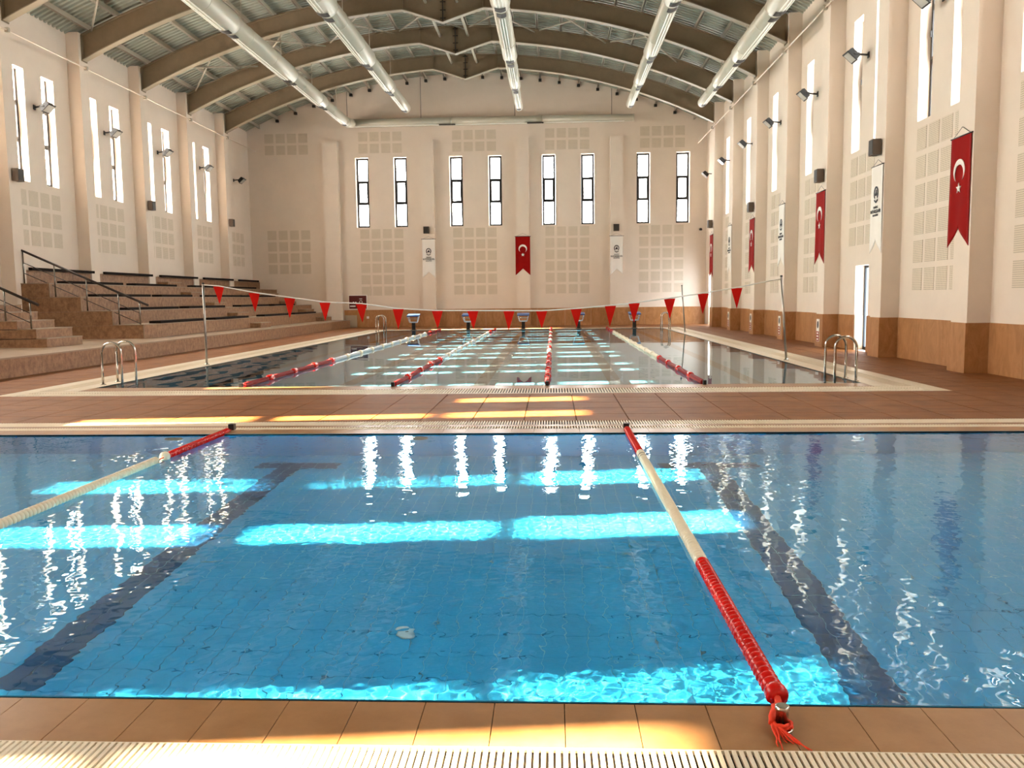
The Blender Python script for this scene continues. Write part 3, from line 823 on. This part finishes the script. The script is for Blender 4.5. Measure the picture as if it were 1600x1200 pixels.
# ------------------------------------------------------------------ starting blocks
def block():
    r = root('starting_block', (0, 0, 0), 'x', 'starting block', 'starting blocks at the far end')
    tl_ = Matrix.Rotation(math.radians(8), 4, 'X')
    MB().box(-.27, -.28, 0, .27, .28, .05, Matrix.Translation((0, 0, .64)) @ tl_).build('platform', 'blue', r)
    b = MB()
    for s_ in (-1, 1): b.prism([(s_*.24-.015, -.20, .60), (s_*.24-.015, .22, .66), (s_*.17-.015, .16, .36), (s_*.17-.015, -.14, .36)], (.03, 0, 0))
    b.build('side_plate', 'greyblock', r)
    MB().box(-.17, -.12, .33, .17, .14, .38).build('cradle', 'greyblock', r)
    MB().box(-.075, -.08, 0, .075, .08, .36).build('pedestal', 'black', r)
    MB().box(-.13, -.14, 0, .13, .14, .015).build('base_plate', 'black', r)
    MB().tube([(-.2, -.27, .52), (-.2, -.33, .52), (.2, -.33, .52), (.2, -.27, .52)], .014, 8).build('grab_bar', 'chrome', r)
    return r
b0 = block(); bn = ['on the lane closest to the bleachers', 'on the second lane from the bleachers', 'on the middle lane of five', 'on the second lane from the flag wall', 'on the lane closest to the flag wall']
for i in range(5):
    x = -6.35+2.5*i; lb = 'blue-topped starting block ' + bn[i]
    if i == 0: b0.location = (x, 39.05, 0); b0['label'] = lb
    else: copy_tree(b0, (x, 39.05, 0), 0, lb)

# ------------------------------------------------------------------ flags and banners
def poly_circle(cx, cz, r, a0, a1, n):
    return [(cx+r*math.cos(a0+(a1-a0)*i/n), cz+r*math.sin(a0+(a1-a0)*i/n)) for i in range(n+1)]
def cloth(w_, h_, notch, mt, r):
    """hanging swallow-tailed cloth, slightly waved, with thickness"""
    nx_, nz_ = 10, 24; vs = []; fs = []
    for side in (0, .008):
        for j in range(nz_+1):
            for i in range(nx_+1):
                u = i/nx_; t = j/nz_; hb = h_-notch*(1-abs(2*u-1)); z_ = -hb*t
                vs.append(((u-.5)*w_, -.012*math.sin(u*9+t*2)*t - side - .012, z_))
    n_ = nx_+1; N_ = n_*(nz_+1)
    for j in range(nz_):
        for i in range(nx_):
            a = j*n_+i; fs += [(a, a+1, a+n_+1, a+n_), (N_+a+n_, N_+a+n_+1, N_+a+1, N_+a)]
    for j in range(nz_):
        for i in (0, nx_):
            a = j*n_+i; fs.append((a, a+n_, N_+a+n_, N_+a))
    for i in range(nx_):
        a = nz_*n_+i; fs.append((a, a+1, N_+a+1, N_+a))
    b = MB(); b.add(vs, fs, True); return b.build('cloth', mt, r)
def flag():
    r = root('wall_flag', (0, 0, 0), 'x', 'flag', 'red crescent flags')
    cloth(.74, 1.92, .34, 'red', r)
    MB().tube([(-.40, -.015, .0), (.40, -.015, .0)], .014, 8).build('rod', 'frame', r)
    MB().tube([(-.33, -.01, .0), (0, -.005, .16), (.33, -.01, .0)], .004, 6).build('hanger', 'frame', r)
    R_, cz = .205, -.60
    off = .055; r2 = .165
    xi = (R_*R_-r2*r2+off*off)/(2*off); a = math.acos(max(-1, min(1, xi/R_))); c_ = math.acos(max(-1, min(1, (xi-off)/r2)))
    # opening looks down (-z): work with axis along -z
    outer = [(R_*math.sin(t), cz-R_*math.cos(t)) for t in np.linspace(a, 2*PI-a, 40)]
    inner = [(r2*math.sin(t), cz-off-r2*math.cos(t)) for t in np.linspace(2*PI-c_, c_, 40)]
    b = MB()
    for i in range(39):
        o1, o2 = outer[i], outer[i+1]; q1, q2 = inner[39-i], inner[38-i]
        b.prism([(o1[0], -.040, o1[1]), (o2[0], -.040, o2[1]), (q2[0], -.040, q2[1]), (q1[0], -.040, q1[1])], (0, .012, 0))
    b.build('crescent', 'white', r)
    st = []
    for i in range(10):
        rad = .095 if i % 2 == 0 else .038; t = PI/2+i*PI/5; st.append((rad*math.cos(t), -.040, cz-.30+rad*math.sin(t)))
    b = MB()
    for i in range(10): b.prism([(0, -.040, cz-.30), st[i], st[(i+1) % 10]], (0, .012, 0))
    b.build('star', 'white', r)
    return r
def text_mesh(body, size, name):
    c = bpy.data.curves.new(name, 'FONT'); c.body = body; c.size = size; c.align_x = 'CENTER'; c.align_y = 'CENTER'; c.extrude = .003; c.offset = size*.012; c.resolution_u = 3
    o_ = bpy.data.objects.new(name, c); COL.objects.link(o_)
    bpy.context.view_layer.update()
    me = bpy.data.meshes.new_from_object(o_.evaluated_get(bpy.context.evaluated_depsgraph_get()))
    bpy.data.objects.remove(o_); bpy.data.curves.remove(c)
    me.transform(Matrix.Rotation(PI/2, 4, 'X')); me.materials.clear(); me.materials.append(M['print']); me.name = name
    return me
def banner():
    r = root('wall_banner', (0, 0, 0), 'x', 'banner', 'white municipal banners')
    cloth(.64, 1.92, .30, 'white', r)
    MB().tube([(-.36, -.015, .0), (.36, -.015, .0)], .012, 8).build('rod', 'frame', r)
    MB().tube([(-.30, -.01, .0), (0, -.005, .13), (.30, -.01, .0)], .004, 6).build('hanger', 'frame', r)
    cz = -.60; e = MB()
    for i in range(30):
        a0, a1 = math.radians(-50+280*i/30), math.radians(-50+280*(i+1)/30)
        e.prism([(.13*math.cos(a0), -.036, cz+.15*math.sin(a0)), (.13*math.cos(a1), -.036, cz+.15*math.sin(a1)), (.095*math.cos(a1), -.036, cz+.115*math.sin(a1)), (.095*math.cos(a0), -.036, cz+.115*math.sin(a0))], (0, .008, 0))
    # bird-like figure inside the ring and the chevron beneath it
    for pl_ in ([(-.055, -.055), (.045, -.055), (.065, -.005), (.03, .0)], [(-.055, -.055), (.03, .0), (-.01, .02), (-.06, -.01)], [(-.01, .02), (.03, .0), (.025, .05), (.0, .075)], [(.0, .075), (.025, .05), (.05, .06)],
                [(-.10, -.13), (0, -.18), (0, -.215), (-.10, -.165)], [(.10, -.13), (0, -.18), (0, -.215), (.10, -.165)]):
        e.prism([(x, -.036, cz+z_) for x, z_ in pl_], (0, .008, 0))
    e.build('emblem', 'print', r)
    for me, z_ in zip(TXT, (-.91, -1.0, -1.085)): ob('lettering', me, r, (0, -.034, z_))
    return r
TXT = [text_mesh('DENİZLİ', .065, 'lettering'), text_mesh('BÜYÜKŞEHİR', .096, 'lettering'), text_mesh('BELEDİYESİ', .06, 'lettering')]
f0 = flag(); first = True
fl_lab = {0: 'large red crescent flag nearest on the pilastered wall', 2: 'red crescent flag above the striped sign, second along the pilasters', 4: 'red crescent flag on the pilaster third along the side wall', 6: 'narrow-looking red crescent flag on the farthest pilaster', 'b': 'red crescent flag on the end wall pilaster between slit windows'}
for k in (0, 2, 4, 6, 'b'):
    loc, rz = ((-1.485, PBY-.005, 4.44), 0) if k == 'b' else ((PXR-.005, PY[k]+.42, 4.14), -PI/2)
    if first: f0.location = loc; f0.rotation_euler = (0, 0, rz); f0['label'] = fl_lab[k]; first = False
    else: copy_tree(f0, loc, rz, fl_lab[k])
n0 = banner(); first = True
bn_lab = {1: 'white banner with dark emblem on the pilaster beside the doorway', 3: 'white emblem banner between the second and third side wall flags', 5: 'white emblem banner on the pilaster before the farthest flag', 'b0': 'white emblem banner on the end wall pilaster nearer the bleachers', 'b1': 'white emblem banner on the end wall pilaster nearer the flag wall'}
for k in (1, 3, 5, 'b0', 'b1'):
    loc, rz = {'b0': ((-6.20, PBY-.005, 4.38), 0), 'b1': ((3.16, PBY-.005, 4.40), 0)}.get(k, (None, 0))
    if loc is None: loc, rz = (PXR-.005, PY[k]+.36, 4.22), -PI/2
    if first: n0.location = loc; n0.rotation_euler = (0, 0, rz); n0['label'] = bn_lab[k]; first = False
    else: copy_tree(n0, loc, rz, bn_lab[k])

# ------------------------------------------------------------------ floodlights, loudspeakers, signs
def floodlight():
    r = root('floodlight', (0, 0, 0), 'x', 'floodlight', 'wall floodlights')
    MB().box(-.05, -.02, -.07, .05, 0, .07).build('wall_plate', 'black', r)
    MB().bar((0, 0, 0), (0, -.30, .03), .04, .04).build('arm', 'black', r)
    b = MB(); b.box(-.19, -.02, -.02, -.17, .10, .02); b.box(.17, -.02, -.02, .19, .10, .02); b.box(-.19, .08, -.02, .19, .10, .02)
    mt = Matrix.Translation((0, -.38, .0))
    b.v = [tuple(mt @ Vector(v)) for v in b.v]; b.build('yoke', 'black', r)
    tm = Matrix.Translation((0, -.40, -.0)) @ Matrix.Rotation(math.radians(48), 4, 'X')
    hb = MB(); hb.box(-.17, -.06, -.14, .17, .05, .14, tm).box(-.19, -.075, -.16, .19, -.055, .16, tm)
    for i in range(6): hb.box(-.15+.055*i, .05, -.12, -.135+.055*i, .09, .12, tm)
    h = hb.build('head', 'black', r)
    MB().box(-.155, -.080, -.125, .155, -.073, .125, tm).build('glass', 'lampglass', h)
    return r
l0 = floodlight(); first = True
for k in range(0, 7):
    lb = 'black floodlight on the flag-hung wall, %s from the end wall' % ORD[6-k]
    loc = (XR, PY[k]+2.30, 7.10)
    if first: l0.location = loc; l0.rotation_euler = (0, 0, -PI/2); l0['label'] = lb; first = False
    else: copy_tree(l0, loc, -PI/2, lb)
for k in range(2, 7):
    copy_tree(l0, (XL, PY[k]+2.07, 7.18), PI/2, 'black floodlight above the bleachers, %s from the end wall' % ORD[6-k])
def speaker():
    r = root('wall_speaker', (0, 0, 0), 'x', 'loudspeaker', 'small wall loudspeakers')
    MB().box(-.14, -.20, -.17, .14, -.03, .17).build('cabinet', 'brownbox', r)
    MB().box(-.12, -.208, -.15, .12, -.199, .15).build('grille', 'ductdark', r)
    MB().box(-.03, -.04, -.06, .03, 0, .06).build('bracket', 'black', r)
    return r
s0 = speaker(); first = True
for x, y, z_, rz, lb in ((PXR, PY[1]+.3, 4.60, -PI/2, 'brown loudspeaker above the white banner beside the doorway'), (PXR, PY[2]+.3, 4.54, -PI/2, 'brown loudspeaker above the second side wall flag'), (PXR, PY[4]+.3, 4.54, -PI/2, 'brown loudspeaker above the third side wall flag'), (PXR, PY[6]+.3, 4.62, -PI/2, 'brown loudspeaker above the farthest side wall flag'),
                         (PXL, PY[2]+.25, 4.95, PI/2, 'brown loudspeaker on the bleacher wall nearest the viewer'), (PXL, PY[4]+.25, 4.95, PI/2, 'brown loudspeaker on the bleacher wall, middle of three'), (PXL, PY[6]+.25, 5.0, PI/2, 'brown loudspeaker on the bleacher wall nearest the end wall'),
                         (-6.28, PBY, 4.82, 0, 'dark loudspeaker on the end wall above the bleacher-side banner'), (3.14, PBY, 4.80, 0, 'dark loudspeaker on the end wall above the flag-side banner')):
    if first: s0.location = (x, y, z_); s0.rotation_euler = (0, 0, rz); s0['label'] = lb; first = False
    else: copy_tree(s0, (x, y, z_), rz, lb)
for x in (-5.98, 3.34):   # pale connection boxes beside them
    q = MB().box(x-.13, PBY-.07, 4.63, x+.13, PBY-.002, 4.93).build('junction_box', 'plaster')
    tag(q, 'pale junction box beside the end wall speaker, %s side' % ('bleacher' if x < 0 else 'flag wall'), 'box')
def sign():
    r = root('rescue_sign', (0, 0, 0), 'x', 'sign', 'red and white signs on the pilaster bases')
    MB().box(-.12, -.012, 0, .12, 0, .60).build('board', 'white', r)
    e = MB(); e.prism([(.06*math.cos(t), -.016, .45+.10*math.sin(t)) for t in np.linspace(0, 2*PI, 25)[:-1]], (0, .006, 0)); e.build('pictogram', 'print', r)
    MB().box(-.105, -.016, .01, .105, -.011, .27).build('red_field', 'red', r)
    for z_ in (.035, .115, .195): MB().box(-.06, -.020, z_, .06, -.015, z_+.05).build('white_bar', 'white', r)
    return r
g0 = sign()
for k in range(2, 6):
    lb = 'red and white sign low on the pilaster, %s from the doorway' % ORD[k-2]
    loc = (PXR-.032, PY[k]+.32, .14)
    if k == 2: g0.location = loc; g0.rotation_euler = (0, 0, -PI/2); g0['label'] = lb
    else: copy_tree(g0, loc, -PI/2, lb)

# fire hose cabinet, access panel, socket, camera
fc = root('fire_cabinet', (-9.90, YB, .93), 'dark red fire hose cabinet in a white frame on the end wall', 'cabinet')
MB().box(-.48, -.10, -.02, .48, 0, .72).build('frame', 'white', fc)
fd = MB().box(-.44, -.125, .02, .44, -.10, .68).build('door', 'fire', fc)
for x in (-.22, -.10): MB().lathe([(.04, 0), (.04, .01)], 14, (x, -.136, .34), 'Y').build('dot', 'white', fd)
MB().tube([(.16+.07*math.cos(t), -.13, .36+.07*math.sin(t)) for t in np.linspace(0, 2*PI, 17)[:-1]], .016, 6, closed=True).build('hose_symbol', 'white', fd)
MB().box(.08, -.13, .50, .24, -.124, .53).build('symbol_bar', 'white', fd)
MB().box(-.40, -.132, .12, -.12, -.124, .18).build('lettering_strip', 'white', fd)
q = MB().box(-10.58, YB-.10, 0, -9.98, YB-.031, .62).build('access_panel', 'beigebox'); tag(q, 'beige access cabinet standing under the fire hose cabinet', 'cabinet')
q = MB().box(-9.48, YB-.045, .44, -9.36, YB-.031, .56).build('wall_socket', 'white'); tag(q, 'small white socket on the stone dado beside the fire cabinet', 'socket')
cc = root('wall_camera', (7.30, YB, 4.70), 'small black security camera near the far corner of the end wall', 'camera')
MB().bar((0, 0, 0), (0, -.14, -.02), .04, .04).build('bracket', 'black', cc)
MB().lathe([(.02, -.04), (.07, -.03), (.08, .02), (.05, .07), (.01, .08)], 14, (0, -.2, -.05)).build('dome', 'black', cc)

# ------------------------------------------------------------------ ventilation ducts
def duct(x, z, y1, rad, label, tilt=0):
    r = root('ventilation_duct', (x, 16.0, z), label, 'duct', 'ceiling ducts along the hall')
    L = y1-16.0
    br = [0, L*.42, L*.66, L*.84, L]; rs = [rad, rad*.88, rad*.74, rad*.60]
    for i in range(4):
        a, c = br[i], br[i+1]
        q = [(rs[i], a), (rs[i], c-.25), (rs[i+1] if i < 3 else rs[i]*.96, c)]
        MB().lathe(q, 24, (0, 0, 0), 'Y').build('tube_section', 'duct', r)
        y = a+1.2
        while y < c-.3:
            MB().lathe([(rs[i], -.015), (rs[i]+.012, -.012), (rs[i]+.012, .012), (rs[i], .015)], 24, (0, y, 0), 'Y').build('joint_band', 'duct', r); y += 2.4
        for an in (-118, -100, -82) if x < -4 else (-98, -80, -62) if x > 0 else (-108, -90, -72):
            t = math.radians(an); rr_ = rs[i]+.006
            MB().bar((rr_*math.cos(t), a+.5, rr_*math.sin(t)), (rr_*math.cos(t), c-.6, rr_*math.sin(t)), .028, .02, (math.cos(t), 0, math.sin(t))).build('slot_diffuser', 'ductslot', r)
        for yy in (a+.25, c-.35):
            t0 = math.radians(-100 if x < -4 else -80 if x > 0 else -90); g = MB(); nn = 6; vs = []
            for j in range(nn+1):
                t = t0+math.radians(-32+64*j/nn)
                for q_ in (0, .34): vs.append(((rs[i]+.014)*math.cos(t), yy-.2+q_, (rs[i]+.014)*math.sin(t)))
            g.add(vs, [(2*j, 2*j+1, 2*j+3, 2*j+2) for j in range(nn)]); g.build('grille', 'ductdark', r)
    for k in range(0, 7):
        yy = PY[k]+PW/2-16.0
        if 0 < yy < L: MB().cyl((0, yy, rad*.5), (0, yy, arc(x, SB)-z+.0), .012, 6).build('hanger', 'purlin', r)
    return r
for x, z, y1, rad, lb in ((-9.75, 9.80, 41.5, .36, 'white ceiling duct meeting the cross duct, closest to the bleachers'), (-6.52, 9.92, 39.4, .35, 'white ceiling duct second from the bleachers'), (-1.45, 9.86, 39.4, .29, 'white ceiling duct ending above the end wall flag'), (3.46, 9.88, 39.4, .29, 'white ceiling duct second from the flag-hung wall'), (6.0, 9.08, 35.7, .30, 'white ceiling duct hugging the flag-hung wall')):
    duct(x, z, y1, rad, lb)
cd = root('cross_duct', (-10.1, 43.0, 10.03), 'horizontal white duct running along the top of the end wall', 'duct')
for a, c, r0, r1 in ((0, 5.2, .20, .20), (5.2, 9.6, .20, .19), (9.6, 14.06, .19, .17)):
    MB().lathe([(r0, a), (r1, c)], 20, axis='X').build('tube_section', 'duct', cd)
    MB().lathe([(r1, c-.02), (r1+.012, c-.015), (r1+.012, c+.015), (r1, c+.02)], 20, axis='X').build('joint_band', 'duct', cd)
MB().bar((.3, -.10, -.17), (13.6, -.10, -.17), .05, .03).build('slot_diffuser', 'ductslot', cd)
for x in (4.6, 8.9): MB().box(x, -.20, -.19, x+.8, -.02, -.16).build('grille', 'ductdark', cd)
for x in (.05, 3.7, 8.3, 13.0): MB().cyl((x, 0, .15), (x, 0, arct(x-10.1)-10.0), .012, 6).build('hanger', 'ductdark', cd)
MB().tube([(.35, -1.5, -.2), (.35, -.7, -.12), (.30, 0, 0)], [.22, .21, .20], 16).build('elbow', 'duct', cd)

# service pipes along the wall heads
for x, z_, lb in ((PXR-.05, 8.85, 'thin white service pipe along the top of the flag-hung wall'), (PXL+.05, 8.85, 'thin white service pipe along the wall head above the bleachers')):
    r = root('service_pipe', (x, 10, z_), lb, 'pipe')
    MB().cyl((0, 0, 0), (0, 33.5, 0), .022, 8).build('pipe', 'plaster', r)
    for k in range(0, 7): MB().box(-.06, PY[k]+.25-10, -.06, .06, PY[k]+.33-10, .06).build('clip', 'purlin', r)

# pool fittings
for x, lb in ((-1.42, 'dark round inlet in the rippled pool wall below the windows'), (-4.05, 'dark round inlet in the rippled pool wall beside the bleacher-side rope')):
    q = MB().lathe([(.05, 0), (.10, 0), (.10, -.02), (.05, -.02)], 20, (x, NPY1-.001, -.22), 'Y').build('wall_inlet', 'black'); tag(q, lb, 'pool inlet', 'wall inlets of the rippled pool')
fi = root('floor_inlet', (-.83, 4.62, -ND), 'round white inlet on the floor of the rippled pool', 'pool inlet')
q = MB().lathe([(.055, 0), (.055, .010), (.042, .016), (.02, .018)], 24).build('plate', 'pvc', fi); q.cycles.is_caustics_receiver = True
q = MB().lathe([(.014, .016), (.014, .022), (.008, .024)], 14).build('cap', 'black', fi)
